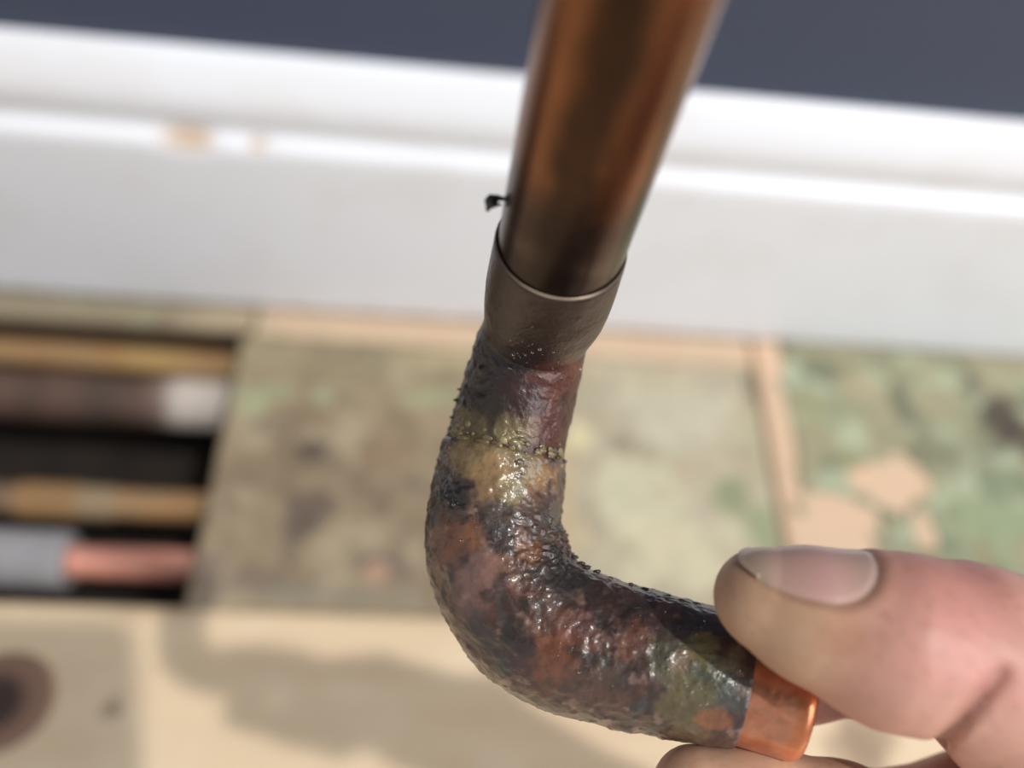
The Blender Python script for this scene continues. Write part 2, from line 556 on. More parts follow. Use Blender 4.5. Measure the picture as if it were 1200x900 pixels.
c = spots(v, c, [
    (-0.0575, 0.194, 0.009, 0.007, (86, 74, 64), 0.9), (-0.057, 0.162, 0.014, 0.014, (98, 84, 74), 0.85),
    (-0.089, 0.221, 0.012, 0.010, (166, 172, 134), 0.8), (-0.080, 0.226, 0.014, 0.006, (160, 164, 130), 0.6),
    (-0.0565, 0.226, 0.006, 0.007, (166, 168, 138), 0.75), (-0.006, 0.228, 0.016, 0.006, (160, 164, 128), 0.75),
    (-0.04, 0.252, 0.03, 0.006, (128, 118, 98), 0.7), (0.02, 0.205, 0.015, 0.010, (128, 112, 92), 0.4),
    (-0.02, 0.193, 0.016, 0.010, (146, 120, 96), 0.6), (-0.073, 0.127, 0.020, 0.008, (126, 110, 96), 0.6),
    (-0.018, 0.137, 0.014, 0.008, (120, 104, 92), 0.65), (-0.0225, 0.133, 0.005, 0.005, (206, 164, 138), 0.7),
    (-0.094, 0.128, 0.006, 0.016, (128, 112, 100), 0.7), (-0.04, 0.122, 0.05, 0.006, (146, 140, 122), 0.6),
    (0.098, 0.210, 0.009, 0.010, (152, 142, 120), 0.85), (0.055, 0.212, 0.014, 0.006, (150, 140, 112), 0.7),
    (0.074, 0.208, 0.008, 0.010, (220, 210, 166), 0.8), (0.128, 0.224, 0.040, 0.022, (196, 192, 168), 0.75),
    (0.155, 0.181, 0.014, 0.012, (140, 148, 112), 0.85), (0.165, 0.165, 0.009, 0.022, (146, 156, 118), 0.85),
    (0.168, 0.215, 0.006, 0.036, (176, 170, 142), 0.8), (0.100, 0.178, 0.030, 0.020, (206, 202, 172), 0.8),
    (0.055, 0.185, 0.020, 0.020, (206, 180, 142), 0.7), (0.12, 0.15, 0.04, 0.02, (214, 206, 174), 0.7),
    (0.05, 0.155, 0.03, 0.02, (212, 190, 150), 0.6), (0.171, 0.245, 0.004, 0.014, (112, 104, 84), 0.8),
    (0.02, 0.252, 0.05, 0.005, (192, 176, 140), 0.6),
], wv)
c = c * 0.86
M_hatch = mat('stained_plywood', attr=True, rough=0.7, bumps=[(500, 0.25, 0.0005)], mottle=(120, 0.12))
tag(new_obj('access_board', v, f, M_hatch, col=c),
    'square of stained mouldy plywood set into the floor behind the elbow', 'board')

# ------------------------------------------------------------------ pipes in the opening
M_pipe = mat('aged_copper', attr=True, rough=0.42, metal=0.35, bumps=[(600, 0.15, 0.0004)])


def floor_pipe(name, y, zc, r, x0, x1, dy, colfun, seg=32, bulge=()):
    xs = np.linspace(x0, x1, 220)
    path = np.stack([xs, y + dy * (xs - x0), np.full_like(xs, zc)], 1)
    rad = np.full(len(xs), r)
    for (b0, b1, br) in bulge:
        k = sstep(b0 - 0.0015, b0, xs) * (1 - sstep(b1, b1 + 0.0015, xs))
        rad = rad + k * br
    V, F, N = tube(path, rad, seg)
    return V, F, colfun(V)


def c_orange(V):
    c = np.repeat(lin((164, 132, 94))[None, :], len(V), 0)
    c = blend(c, (160, 108, 66), sstep(-0.1, 0.4, fbm(V, 40, 4, 121)) * 0.7)
    return blend(c, (184, 154, 96), np.exp(-((V[:, 0] + 0.15) / 0.02) ** 2) * 0.7)


def c_brown(V):
    c = np.repeat(lin((88, 66, 56))[None, :], len(V), 0)
    c = blend(c, (70, 54, 44), sstep(-0.1, 0.4, fbm(V, 40, 4, 125)) * 0.8)
    k = np.exp(-((V[:, 0] + 0.172) / 0.012) ** 2)
    c = blend(c, (64, 54, 46), k * 0.8)
    c = blend(c, (112, 92, 84), sstep(-0.155, -0.145, V[:, 0]) * 0.7)
    return blend(c, (196, 186, 178), sstep(-0.146, -0.132, V[:, 0] + 0.004 * fbm(V, 80, 3, 5)) * 0.95)


def c_tan(V):
    c = np.repeat(lin((158, 132, 100))[None, :], len(V), 0)
    c = blend(c, (190, 136, 80), sstep(-0.1, 0.4, fbm(V, 50, 4, 131)) * 0.4)
    k = sstep(-0.1945, -0.192, V[:, 0]) * (1 - sstep(-0.171, -0.167, V[:, 0]))
    c = blend(c, (156, 122, 82), k * 0.85)
    k = sstep(-0.167, -0.165, V[:, 0]) * (1 - sstep(-0.152, -0.150, V[:, 0]))
    c = blend(c, (158, 140, 112), k * 0.8)
    return blend(c, (128, 106, 88), (1 - sstep(-0.198, -0.193, V[:, 0])) * 0.9)


def c_pink(V):
    c = np.repeat(lin((232, 164, 144))[None, :], len(V), 0)
    return blend(c, (214, 140, 116), sstep(0, 0.4, fbm(V, 50, 4, 141)) * 0.5)


V, F, C = floor_pipe('p', 0.2590, -0.0196, 0.0072, -0.75, 0.29, -0.010, c_orange)
tag(new_obj('copper_pipe', V, F, M_pipe, col=C), 'orange brown copper pipe at the back of the floor opening', 'pipe')
V, F, C = floor_pipe('p', 0.2365, -0.0320, 0.0140, -0.75, 0.29, -0.002, c_brown, 40)
M_lag = mat('brown_lagging', attr=True, rough=0.6, bumps=[(160, 0.5, 0.002)])
tag(new_obj('waste_pipe', V, F, M_lag, col=C), 'thick dark brown pipe with a white end under the orange pipe', 'pipe')
root = thing('jointed_pipe', (-0.2, 0.168, -0.055), 'tan copper pipe with an orange coupling in the middle of the opening', 'pipe')
V, F, C = floor_pipe('p', 0.1725, -0.0225, 0.0075, -0.75, 0.29, -0.002, c_tan)
new_obj('pipe', V, F, M_pipe, root, col=C)
V, F, C = floor_pipe('p', 0.1713, -0.0225, 0.0092, -0.1955, -0.1675, -0.002, c_tan)
tag(new_obj('coupling', V, F, M_pipe, root, col=C), 'orange coupling sleeve')
V, F, C = floor_pipe('p', 0.1713, -0.0225, 0.0084, -0.1665, -0.1525, -0.002, c_tan)
new_obj('solder_collar', V, F, M_pipe, root, col=C)
V, F, C = floor_pipe('p', 0.1425, -0.0255, 0.0075, -0.75, 0.29, 0.0, c_pink)
tag(new_obj('copper_pipe', V, F, mat('bright_copper', attr=True, rough=0.4, metal=0.1), col=C),
    'bright pink copper pipe running out of grey foam at the front of the opening', 'pipe')
# grey foam sleeve around it, hollow with a slit end
xs = np.concatenate([np.linspace(-0.70, -0.1655, 160)])
path = np.stack([xs, np.full_like(xs, 0.1425), np.full_like(xs, -0.0255)], 1)
rad = 0.0140 + 0.0002 * np.sin(xs * 900)
rad[-1] -= 0.001
V1, F1, _ = tube(path, rad, 40, cap=False)
V2, F2, _ = tube(path, np.full(len(xs), 0.0079), 40, cap=False)
n = len(V1)
F = F1 + [tuple(n + a for a in reversed(q_)) for q_ in F2]
m_ = len(xs) * 40
for j in range(40):
    k = (j + 1) % 40
    F.append((m_ - 40 + j, m_ - 40 + k, n + m_ - 40 + k, n + m_ - 40 + j))
    F.append((k, j, n + j, n + k))
V = np.vstack([V1, V2])
tag(new_obj('foam_sleeve', V, F, mat('grey_foam', (148, 147, 150), rough=0.9, bumps=[(900, 0.3, 0.0008)], mottle=(60, 0.12))),
    'grey foam insulation sleeve around the pink copper pipe', 'insulation')

# ------------------------------------------------------------------ the held pipe assembly (hand-frame mm)
root = thing('soldered_pipe', tuple(cw(pt(905, 812, 107))[0]),
             'brown copper pipe with a wet corroded elbow, held over the floor', 'pipe')
PA = np.array([5.8, 16.3, 100.0])
PD = np.array([3.8, 15.2, -28.0])
PD /= np.linalg.norm(PD)
CTRL = [pt(640, 354, 110.2), pt(628, 388, 116.0), pt(617, 428, 118.8), pt(603, 480, 119.6), pt(591, 530, 119.2), pt(582, 580, 118.2),
        pt(579, 628, 116.6), pt(589, 674, 115.0), pt(615, 715, 113.5), pt(655, 744, 112.2), pt(717, 764, 111.0),
        pt(800, 783, 109.4), pt(868, 800, 108.0), pt(945, 822, 106.4)]
full = [PA + PD * 0.0] + CTRL
path, s = spline(full, 0.25)
px_s = lambda p: s[np.argmin(np.linalg.norm(path - p, axis=1))]
S_neck = px_s(CTRL[1])
S_bell = px_s(CTRL[4])
S_el = px_s(CTRL[6])
S_leg = px_s(CTRL[10])
S_stub = px_s(CTRL[12]) + 0.2
S_end = s[-1]
SEG = 200


def place(c, V, lst, warp):
    """stains and painted shine on the fitting: (px, py, d, radius mm, colour, strength)"""
    for (a, b, d, r, k, w) in lst:
        q = np.linalg.norm(V - pt(a, b, d), axis=1) / r + warp * 0.55
        c = blend(c, k, w * (1 - sstep(0.6, 1.15, q)))
    return c


M_tube = mat('tarnished_copper', attr=True, rough=0.26, metal=0.9, coat=0.1, coat_rough=0.2, bumps=[(350, 0.06, 0.0004)], mottle=(180, 0.12))
M_fit = mat('wet_tarnish', attr=True, rough=0.42, metal=0.2, coat=0.2, coat_rough=0.12,
            bumps=[(420, 0.22, 0.0006), (1700, 0.45, 0.0003)], mottle=(420, 0.28))
M_crust = mat('wet_crust', attr=True, rough=0.44, metal=0.0, coat=0.6, coat_rough=0.15, spec=0.4,
              bumps=[(330, 0.25, 0.0007), (1500, 0.35, 0.0003)], mottle=(420, 0.3))
M_cu = mat('clean_copper', attr=True, rough=0.32, metal=0.85, coat=0.5, coat_rough=0.22, bumps=[(900, 0.22, 0.0003)], mottle=(350, 0.22))

# upper pipe: hollow copper tube coming towards the viewer
t = np.arange(-8.0, 96.0, 0.5)
pp = PA + t[:, None] * PD
V1, F1, N1 = tube(pp, np.full(len(t), 7.5), SEG, cap=False)
V2, F2, _ = tube(pp, np.full(len(t), 6.8), SEG, cap=False)
n = len(V1)
F = F1 + [tuple(n + a for a in reversed(q_)) for q_ in F2]
m_ = len(t) * SEG
for j in range(SEG):
    k = (j + 1) % SEG
    F.append((m_ - SEG + j, m_ - SEG + k, n + m_ - SEG + k, n + m_ - SEG + j))
    F.append((k, j, n + j, n + k))
V = np.vstack([V1, V2])
tt = (V - PA) @ PD
c = np.repeat(lin((128, 84, 56))[None, :], len(V), 0)
wn = fbm(V, 0.10, 4, 151)
band = tt + wn * 3.0
c = blend(c, (86, 54, 36), sstep(0, .5, fbm(V * np.array([1, .3, .3]), 0.12, 4, 155)) * 0.6)
c = blend(c, (72, 54, 48), 1 - sstep(11.0, 17.5, band))
c = blend(c, (92, 80, 72), (np.exp(-((band - 6.0) / 1.6) ** 2)) * 0.5)
c = blend(c, (54, 40, 38), (1 - sstep(3.0, 5.5, band)) * 0.8)
# dark reflection painted as a streak along the near side
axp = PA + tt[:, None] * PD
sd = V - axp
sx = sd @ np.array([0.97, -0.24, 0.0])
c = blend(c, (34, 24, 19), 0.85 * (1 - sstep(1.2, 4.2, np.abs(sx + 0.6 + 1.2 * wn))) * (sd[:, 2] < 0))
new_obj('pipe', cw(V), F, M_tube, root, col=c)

# bend fitting: socket mouth, neck, swelling
sel = s <= S_bell + 1.2
ps, ss = path[sel], s[sel]
r0 = np.interp(ss, [0, 0.3, 8.5, 12.0, S_neck - 1.0, S_neck, S_neck + 5.0, S_bell - 3.5, S_bell + 1.2],
               [7.62, 7.9, 8.15, 8.0, 7.35, 7.25, 7.75, 8.15, 8.15])
V, F, N = tube(ps, r0, SEG, cap=False)
sv = np.repeat(ss, SEG)
gr = sstep(S_neck + 0.5, S_neck + 4, sv)
disp = gr * (0.22 * fbm(V, 0.30, 4, 161) + 0.16 * np.maximum(0, fbm(V, 0.9, 3, 165))) + 0.05 * fbm(V, 0.35, 3, 169)
side = sstep(-1.5, 4.0, -(V[:, 0] - np.repeat(ps[:, 0], SEG)) - 2.0)      # the left side is rougher
disp += gr * side * 0.35 * np.maximum(0, fbm(V, 0.8, 4, 171))
V = V + N * disp[:, None]
c = np.repeat(lin((60, 42, 38))[None, :], len(V), 0)
c = blend(c, (54, 36, 32), sstep(7, 12, sv) * 0.8)
w = fbm(V, 0.35, 4, 175)
c = blend(c, (84, 48, 40), sstep(S_neck - 2, S_neck + 3, sv) * 0.85)
c = blend(c, (52, 44, 42), sstep(S_neck - 3, S_neck + 1, sv) * side * 0.8)
c = blend(c, (58, 36, 34), sstep(0.0, 0.5, w) * 0.6 * gr)
c = place(c, V, [
    (618, 420, 110, 4.0, (54, 42, 44), 0.75), (610, 450, 111, 4.5, (60, 46, 46), 0.7), (572, 480, 113, 3.6, (56, 50, 42), 0.8),
    (655, 430, 112, 4.5, (108, 60, 48), 0.7), (540, 505, 116, 3.8, (128, 112, 72), 0.75), (560, 497, 113, 2.4, (112, 98, 68), 0.75),
    (600, 503, 111, 2.3, (130, 116, 80), 0.75), (628, 506, 111, 2.0, (142, 124, 98), 0.7), (652, 505, 112, 3.4, (104, 56, 46), 0.6),
    (550, 440, 116, 3.0, (96, 84, 68), 0.6),
], w)
c = c * 0.75
# inner wall of the mouth so that it reads as a sleeve over the pipe
V2, F2, _ = tube(ps[:20], np.full(20, 7.52), SEG, cap=False)
n = len(V)
F = F + [tuple(n + a for a in reversed(q_)) for q_ in F2]
for j in range(SEG):
    k = (j + 1) % SEG
    F.append((k, j, n + j, n + k))
V = np.vstack([V, V2])
c = np.vstack([c, np.repeat(lin((70, 52, 48))[None, :], len(V2), 0)])
bend_V = V
bend = new_obj('bend_fitting', cw(V), F, M_fit, root, col=c)
# thin ring round the mouth, the rim's shine painted into its colour
k = np.arange(0, 1.01, 0.2)
tq = np.linspace(0, 2 * math.pi, 220, endpoint=False)
u = np.cross(PD, [0, 0, 1.0]); u /= np.linalg.norm(u)
w3 = np.cross(PD, u)
ringc = PA + PD * 0.15
rv, rf = [], []
for i, a in enumerate(tq):
    dr = math.cos(a) * u + math.sin(a) * w3
    th = 0.13 + 0.07 * mnoise.noise(Vector((math.cos(a) * 2, math.sin(a) * 2, 4)))
    for j in range(8):
        b = 2 * math.pi * j / 8
        rv.append(ringc + dr * (7.72 + th * math.cos(b)) + PD * th * 1.2 * math.sin(b))
for i in range(220):
    for j in range(8):
        a, b = i * 8 + j, i * 8 + (j + 1) % 8
        a2, b2 = ((i + 1) % 220) * 8 + j, ((i + 1) % 220) * 8 + (j + 1) % 8
        rf.append((a, a2, b2, b))
rv = np.array(rv)
rc = np.repeat(lin((112, 92, 80))[None, :], len(rv), 0)
rc = place(rc, rv, [(640, 350, 95, 5.5, (186, 168, 146), 0.9), (690, 352, 95, 3.0, (186, 168, 146), 0.6)], np.zeros(len(rv)))
tag(new_obj('rim_shine', cw(rv), rf, mat('pale_metal', attr=True, rough=0.35, metal=0.4, coat=0.4), bend, col=rc), 'thin pale line of painted shine round the socket mouth')

# elbow fitting with heavy crust
sel = (s >= S_bell - 0.6) & (s <= S_stub + 0.3)
ps, ss = path[sel], s[sel]
r0 = np.interp(ss, [S_bell - 0.6, S_bell - 0.2, S_bell + 1.0, S_el - 3, S_el + 2, S_leg - 6, S_leg, S_leg + 4.0, S_leg + 5.0, S_stub - 4, S_stub, S_stub + 0.3],
               [7.9, 8.65, 8.8, 9.25, 9.45, 9.3, 9.1, 9.0, 8.75, 8.45, 7.95, 7.4])
V, F, N = tube(ps, r0, SEG, cap=False)
sv = np.repeat(ss, SEG)
ctr = np.repeat(ps, SEG, 0)
big = fbm(V, 0.22, 4, 181)
med = fbm(V, 0.65, 4, 185)
fin = fbm(V, 1.8, 3, 189)
lump = np.maximum(0, med - 0.05)
fade = 1 - 0.55 * sstep(S_leg + 4, S_stub, sv)
disp = (0.30 * big + 0.34 * lump + 0.06 * fin) * fade
innr = sstep(0.2, 0.9, ((V - ctr) / 9.0) @ np.array([0.72, 0.62, -0.1])) * np.exp(-((sv - (S_el + 4.5)) / 7.0) ** 2)
disp += innr * (0.95 * np.abs(fbm(V, 0.9, 4, 191)))
end = sstep(S_stub - 0.2, S_stub + 0.3, sv)
V = V + N * (disp * (1 - end))[:, None]
c = np.repeat(lin((72, 50, 44))[None, :], len(V), 0)
w = fbm(V, 0.38, 4, 195)
w2 = fbm(V, 0.26, 5, 199)
c = blend(c, (98, 64, 50), sstep(0.05, 0.45, w2) * 0.7)
c = blend(c, (50, 40, 36), sstep(0.08, 0.45, w) * 0.7)
c = blend(c, (150, 118, 104), sstep(0.32, 0.6, fbm(V, 0.42, 5, 203)) * 0.6)
c = blend(c, (62, 66, 60), sstep(0.28, 0.55, fbm(V, 0.36, 5, 207)) * 0.6)
c = place(c, V, [
    # tan solder shield below the ring, with the dark pocket beside it
    (540, 535, 111, 3.6, (132, 112, 76), 0.8), (597, 528, 110, 4.4, (142, 122, 80), 0.75), (580, 560, 109, 4.0, (146, 116, 78), 0.75), (640, 560, 110, 3.6, (150, 112, 68), 0.85),
    (605, 575, 108.5, 2.6, (150, 134, 96), 0.8), (620, 540, 110, 2.6, (126, 108, 74), 0.7),
    (527, 580, 111, 3.2, (34, 28, 26), 0.95), (518, 598, 112, 2.4, (36, 30, 28), 0.9),
    (530, 628, 109, 3.6, (120, 76, 50), 0.75), (552, 622, 108, 2.4, (122, 80, 56), 0.7),
    (585, 610, 108, 3.0, (58, 52, 50), 0.8), (635, 600, 110, 3.6, (78, 54, 46), 0.7), (655, 610, 112, 3, (70, 68, 62), 0.7),
    (625, 645, 107, 2.4, (124, 80, 50), 0.7), (590, 660, 106, 2.0, (124, 86, 60), 0.6), (565, 670, 106, 3.0, (146, 112, 104), 0.5),
    (545, 700, 106.5, 3.4, (128, 94, 84), 0.5), (670, 665, 107, 4.6, (48, 44, 38), 0.85), (720, 700, 105, 4.0, (62, 48, 40), 0.7),
    (600, 740, 105, 2.6, (44, 36, 32), 0.8), (650, 770, 103, 3.2, (126, 74, 46), 0.7), (560, 745, 106, 3.0, (58, 50, 48), 0.8),
    (700, 800, 103, 4.2, (88, 62, 50), 0.7), (680, 735, 103, 3.2, (124, 78, 66), 0.5), (740, 740, 102, 3.0, (138, 84, 64), 0.5),
    # greenish far socket
    (815, 780, 101, 5.0, (78, 82, 60), 0.75), (845, 800, 100, 3.8, (70, 80, 72), 0.75), (800, 830, 102, 4.4, (104, 92, 58), 0.7), (830, 755, 101, 3.0, (112, 104, 58), 0.75),
    (860, 770, 100, 2.6, (112, 92, 62), 0.6), (838, 842, 101.5, 2.0, (150, 92, 60), 0.7), (800, 770, 101, 1.8, (140, 110, 88), 0.5),
], w)
c = c * 0.9
elbow = new_obj('elbow_fitting', cw(V), F, M_crust, root, col=c)

# greenish crust of flux and solder clinging round the joint between the two fittings
lv, lf, lc = [], [], []
tanb = path[np.searchsorted(s, S_bell + 1)] - path[np.searchsorted(s, S_bell - 1)]
tanb /= np.linalg.norm(tanb)
e1 = np.array([1.0, 0, 0]) - tanb * tanb[0]; e1 /= np.linalg.norm(e1)
e2 = np.cross(tanb, e1)
if e2[2] > 0: e2 = -e2
cb = path[np.searchsorted(s, S_bell)]
import bmesh
bm = bmesh.new()
bmesh.ops.create_icosphere(bm, subdivisions=2, radius=1)
ICO_V = np.array([v_.co[:] for v_ in bm.verts]); ICO_F = [[v_.index for v_ in f_.verts] for f_ in bm.faces]
bm.free()
for i in range(150):
    a = random.uniform(-0.35, math.pi * 0.95)
    u_ = random.gauss(0, 1.0)
    along = random.gauss(-0.6, 1.1)
    rr_ = random.uniform(0.14, 0.42)
    if random.random() < 0.25: rr_ *= 1.5
    base_r = 8.25 + 0.25 * (along > -0.2)
    p = cb + tanb * along + (math.cos(a) * -e1 + math.sin(a) * e2) * (base_r - 0.05)
    q = ICO_V * (1 + 0.25 * np.array([mnoise.noise(Vector(x * 1.7 + i)) for x in ICO_V]))[:, None]
    nrm = math.cos(a) * -e1 + math.sin(a) * e2
    tg = np.cross(nrm, tanb)
    q = rr_ * (np.outer(q @ np.array([1, 0, 0]), nrm) * random.uniform(0.4, 0.7) + np.outer(q[:, 1], tg) * random.uniform(1.0, 2.0)
               + np.outer(q[:, 2], tanb) * random.uniform(0.7, 1.3))
    o_ = len(lv) and sum(len(x) for x in lv)
    lv.append(q + p)
    lf += [[o_ + k_ for k_ in f_] for f_ in ICO_F]
    cc = random.choice([(128, 114, 78), (116, 102, 68), (146, 130, 96), (100, 86, 60), (112, 92, 66), (86, 72, 54)])
    lc.append(np.repeat(lin(cc)[None, :], len(q), 0))
tag(new_obj('solder_crust', cw(np.vstack(lv)), lf, M_crust, elbow, col=np.vstack(lc)), 'lumpy greenish yellow crust round the joint', kind='stuff')

ALLV = np.vstack([V, bend_V])
# dark grit lumps on the outer side of the fittings
lv, lf = [], []
cnt = 0
for (a, b, d, r) in [(531, 468, 118, 0.5), (536, 455, 118.5, 0.4), (660, 541, 118, 0.55), 
                     (684, 652, 113, 0.6), (693, 659, 112.5, 0.7), (702, 664, 112.3, 0.5), (676, 649, 113.5, .6), (718, 672, 111.5, 0.5), (740, 682, 111, 0.45), (755, 690, 111, 0.6), (526, 490, 118.5, .4)]:
    p = pt(a, b, d)
    p = ALLV[np.argmin(((ALLV - p) ** 2).sum(1))]
    q = ICO_V * (1 + 0.3 * np.array([mnoise.noise(Vector(x * 1.9 + a)) for x in ICO_V]))[:, None] * r * 0.62 * np.array([1.7, 0.75, 1.0])
    lv.append(q + p)
    lf += [[cnt + k_ for k_ in f_] for f_ in ICO_F]
    cnt += len(q)
lv = np.vstack(lv)
tag(new_obj('grit', cw(lv), lf, M_crust, elbow, col=np.repeat(lin((56, 48, 40))[None, :], len(lv), 0)), kind='stuff')

APX = ALLV[:, :2] / ALLV[:, 2:]
# tiny beads of water on the fittings
M_water = mat('water_bead', (235, 235, 235), rough=0.12, spec=0.7)
M_water.node_tree.nodes['Principled BSDF'].inputs['Transmission Weight'].default_value = 1.0
M_water.node_tree.nodes['Principled BSDF'].inputs['IOR'].default_value = 1.33
lv, lf, cnt = [], [], 0
bm = bmesh.new(); bmesh.ops.create_icosphere(bm, subdivisions=1, radius=1)
DV = np.array([v_.co[:] for v_ in bm.verts]); DF = [[v_.index for v_ in f_.verts] for f_ in bm.faces]; bm.free()
for (a, b, d, spread, num) in [(598, 622, 108, 2.4, 60), (606, 660, 107, 2.2, 40), (630, 600, 110, 2.2, 26), (528, 588, 111, 1.0, 8), (615, 430, 110, 3.4, 60), (590, 520, 110, 2.6, 26),
                               (615, 690, 105, 2.6, 34), (672, 745, 103, 3.4, 40), (730, 760, 102, 3.6, 50), (800, 778, 101, 4.0, 90), (840, 800, 100, 3.0, 60), (600, 540, 109.5, 3, 24), (553, 620, 108, 1.6, 14)]:
    for i in range(num):
        p = pt(a, b, d) + np.array([random.gauss(0, 1), random.gauss(0, 1), 0]) * spread * 0.6
        m_ = np.nonzero(np.abs(APX - p[:2] / p[2]).max(1) < 0.0022)[0]
        if not len(m_): continue
        p = ALLV[m_[np.argmin(ALLV[m_, 2])]]
        q = DV * min(0.26, random.uniform(0.05, 0.14) * (1 + (random.random() < 0.15)))
        lv.append(q + p); lf += [[cnt + k_ for k_ in f_] for f_ in DF]; cnt += len(q)
tag(new_obj('water_beads', cw(np.vstack(lv)), lf, M_water, elbow), 'tiny glinting wet beads', kind='stuff')

# clean copper stub
i0 = np.searchsorted(s, S_stub - 1.0)
ps, ss = path[i0:], s[i0:]
r0 = np.full(len(ps), 7.5)
r0[-4:] = [7.42, 7.3, 7.1, 6.9]
V1, F1, N1 = tube(ps, r0, SEG, cap=False)
V2, F2, _ = tube(ps, np.full(len(ps), 6.6), SEG, cap=False)
n = len(V1)
F = F1 + [tuple(n + a for a in reversed(q_)) for q_ in F2]
m_ = len(ps) * SEG
for j in range(SEG):
    k = (j + 1) % SEG
    F.append((m_ - SEG + j, m_ - SEG + k, n + m_ - SEG + k, n + m_ - SEG + j))
V = np.vstack([V1, V2])
c = np.repeat(lin((206, 138, 104))[None, :], len(V), 0)
c = blend(c, (190, 114, 78), sstep(0, .45, fbm(V, 0.5, 4, 211)) * 0.5)
c = blend(c, (212, 126, 78), sstep(S_end - 2.6, S_end - 1.6, np.concatenate([np.repeat(ss, SEG)] * 2)) * 0.8)
tag(new_obj('stub', cw(V), F, M_cu, root, col=c), 'clean bright copper end')

# burnt solder blob stuck to the edge of the pipe
bv, bf, cnt = [], [], 0
BD = 94.0
for (a, b, r, sx, sy) in [(575.5, 236, 0.8, 1.0, 1.0), (573, 240, 0.5, 0.9, 1.1), (581, 231, 0.45, 1.2, .7), (571.5, 245, 0.26, 1, 1.2), (583, 240, 0.3, 1.6, .6), (587, 233, 0.35, 1.6, .8)]:
    q = ICO_V * (1 + 0.25 * np.array([mnoise.noise(Vector(x * 1.5 + a)) for x in ICO_V]))[:, None] * r * np.array([sx, sy, 1])
    bv.append(q + pt(a, b, BD)); bf += [[cnt + k_ for k_ in f_] for f_ in ICO_F]; cnt += len(q)
bv = np.vstack(bv)
tag(new_obj('solder_blob', cw(bv), bf, mat('burnt_solder', (52, 52, 54), rough=0.35, metal=0.5, coat=.4), root), 'small dark burnt blob on the pipe edge')

# ------------------------------------------------------------------ the hand (one continuous surface from a distance field)
def cone(P, a, b, ra, rb):
    ba = b - a
    h = np.clip(((P - a) @ ba) / (ba @ ba), 0, 1)
    return np.linalg.norm(P - a - h[:, None] * ba, axis=1) - (ra + (rb - ra) * h)


def smin(a, b, k):
    h = np.clip(0.5 + 0.5 * (b - a) / k, 0, 1)
    return b + (a - b) * h - k * h * (1 - h)


def chain(P, pts, k):
    d = None
    for (a, ra), (b, rb) in zip(pts[:-1], pts[1:]):
        q = cone(P, a, b, ra, rb)
        d = q if d is None else smin(d, q, k)
    return d


TH_P = [(pt(893, 700, 97.5), 5.0), (pt(950, 720, 96.8), 6.5), (pt(1040, 748, 96.0), 8.6), (pt(1125, 764, 97.0), 9.9),
        (pt(1262, 872, 103), 11.6), (np.array([90, -62, 118.0]), 12.5)]
IX_P = [(pt(815, 926, 106.5), 5.4), (pt(880, 932, 107.5), 6.3), (pt(985, 965, 112), 7.3), (pt(1062, 978, 122), 8.2),
        (np.array([76, -62.5, 130.0]), 8.4), (np.array([100, -60, 140.0]), 10.0)]
MD_P = [(pt(848, 752, 124), 5.3), (pt(940, 790, 124), 6.4), (pt(1050, 778, 129), 7.2), (pt(1130, 772, 136), 8.2),
        (np.array([105, -66, 157.0]), 10.0)]
RG_P = [(np.array([112, -118, 142.0]), 6.0), (np.array([92, -124, 148.0]), 6.8), (np.array([80, -116, 162.0]), 7.6), (np.array([112, -90, 172.0]), 9.5)]
LT_P = [(np.array([122, -134, 154.0]), 5.2), (np.array([104, -141, 162.0]), 6.0), (np.array([96, -136, 174.0]), 6.6), (np.array([118, -113, 184.0]), 8.5)]
PALM = [([90, -62, 118], [152, -100, 136], 12.5, 17), ([100, -60, 140], [158, -102, 142], 10.5, 15), ([105, -66, 157], [160, -106, 150], 10, 15),
        ([112, -90, 172], [162, -114, 158], 9.5, 15), ([118, -113, 184], [165, -124, 166], 8.5, 14), ([100, -60, 140], [105, -66, 157], 10, 10),
        ([105, -66, 157], [112, -90, 172], 10, 9.5), ([112, -90, 172], [118, -113, 184], 9.5, 8.5),
        ([158, -104, 142], [192, -148, 118], 18, 21), ([163, -114, 156], [198, -154, 132], 18, 21), ([192, -148, 118], [238, -232, 72], 21, 27),
        ([198, -154, 132], [244, -238, 86], 21, 27)]
# thumbnail frame
ta = TH_P[2][0] - TH_P[0][0]; ta /= np.linalg.norm(ta)
tn = np.array([0.05, 0.97, -0.20]); tn -= ta * (tn @ ta); tn /= np.linalg.norm(tn)
tb = np.cross(ta, tn)
NC = pt(922, 713, 97.0)


def nail_uv(P):
    q = P - NC
    x = q @ ta
    y = q @ tn
    z = q @ tb
    return x / 7.0, np.arctan2(z, y) / math.radians(57), y


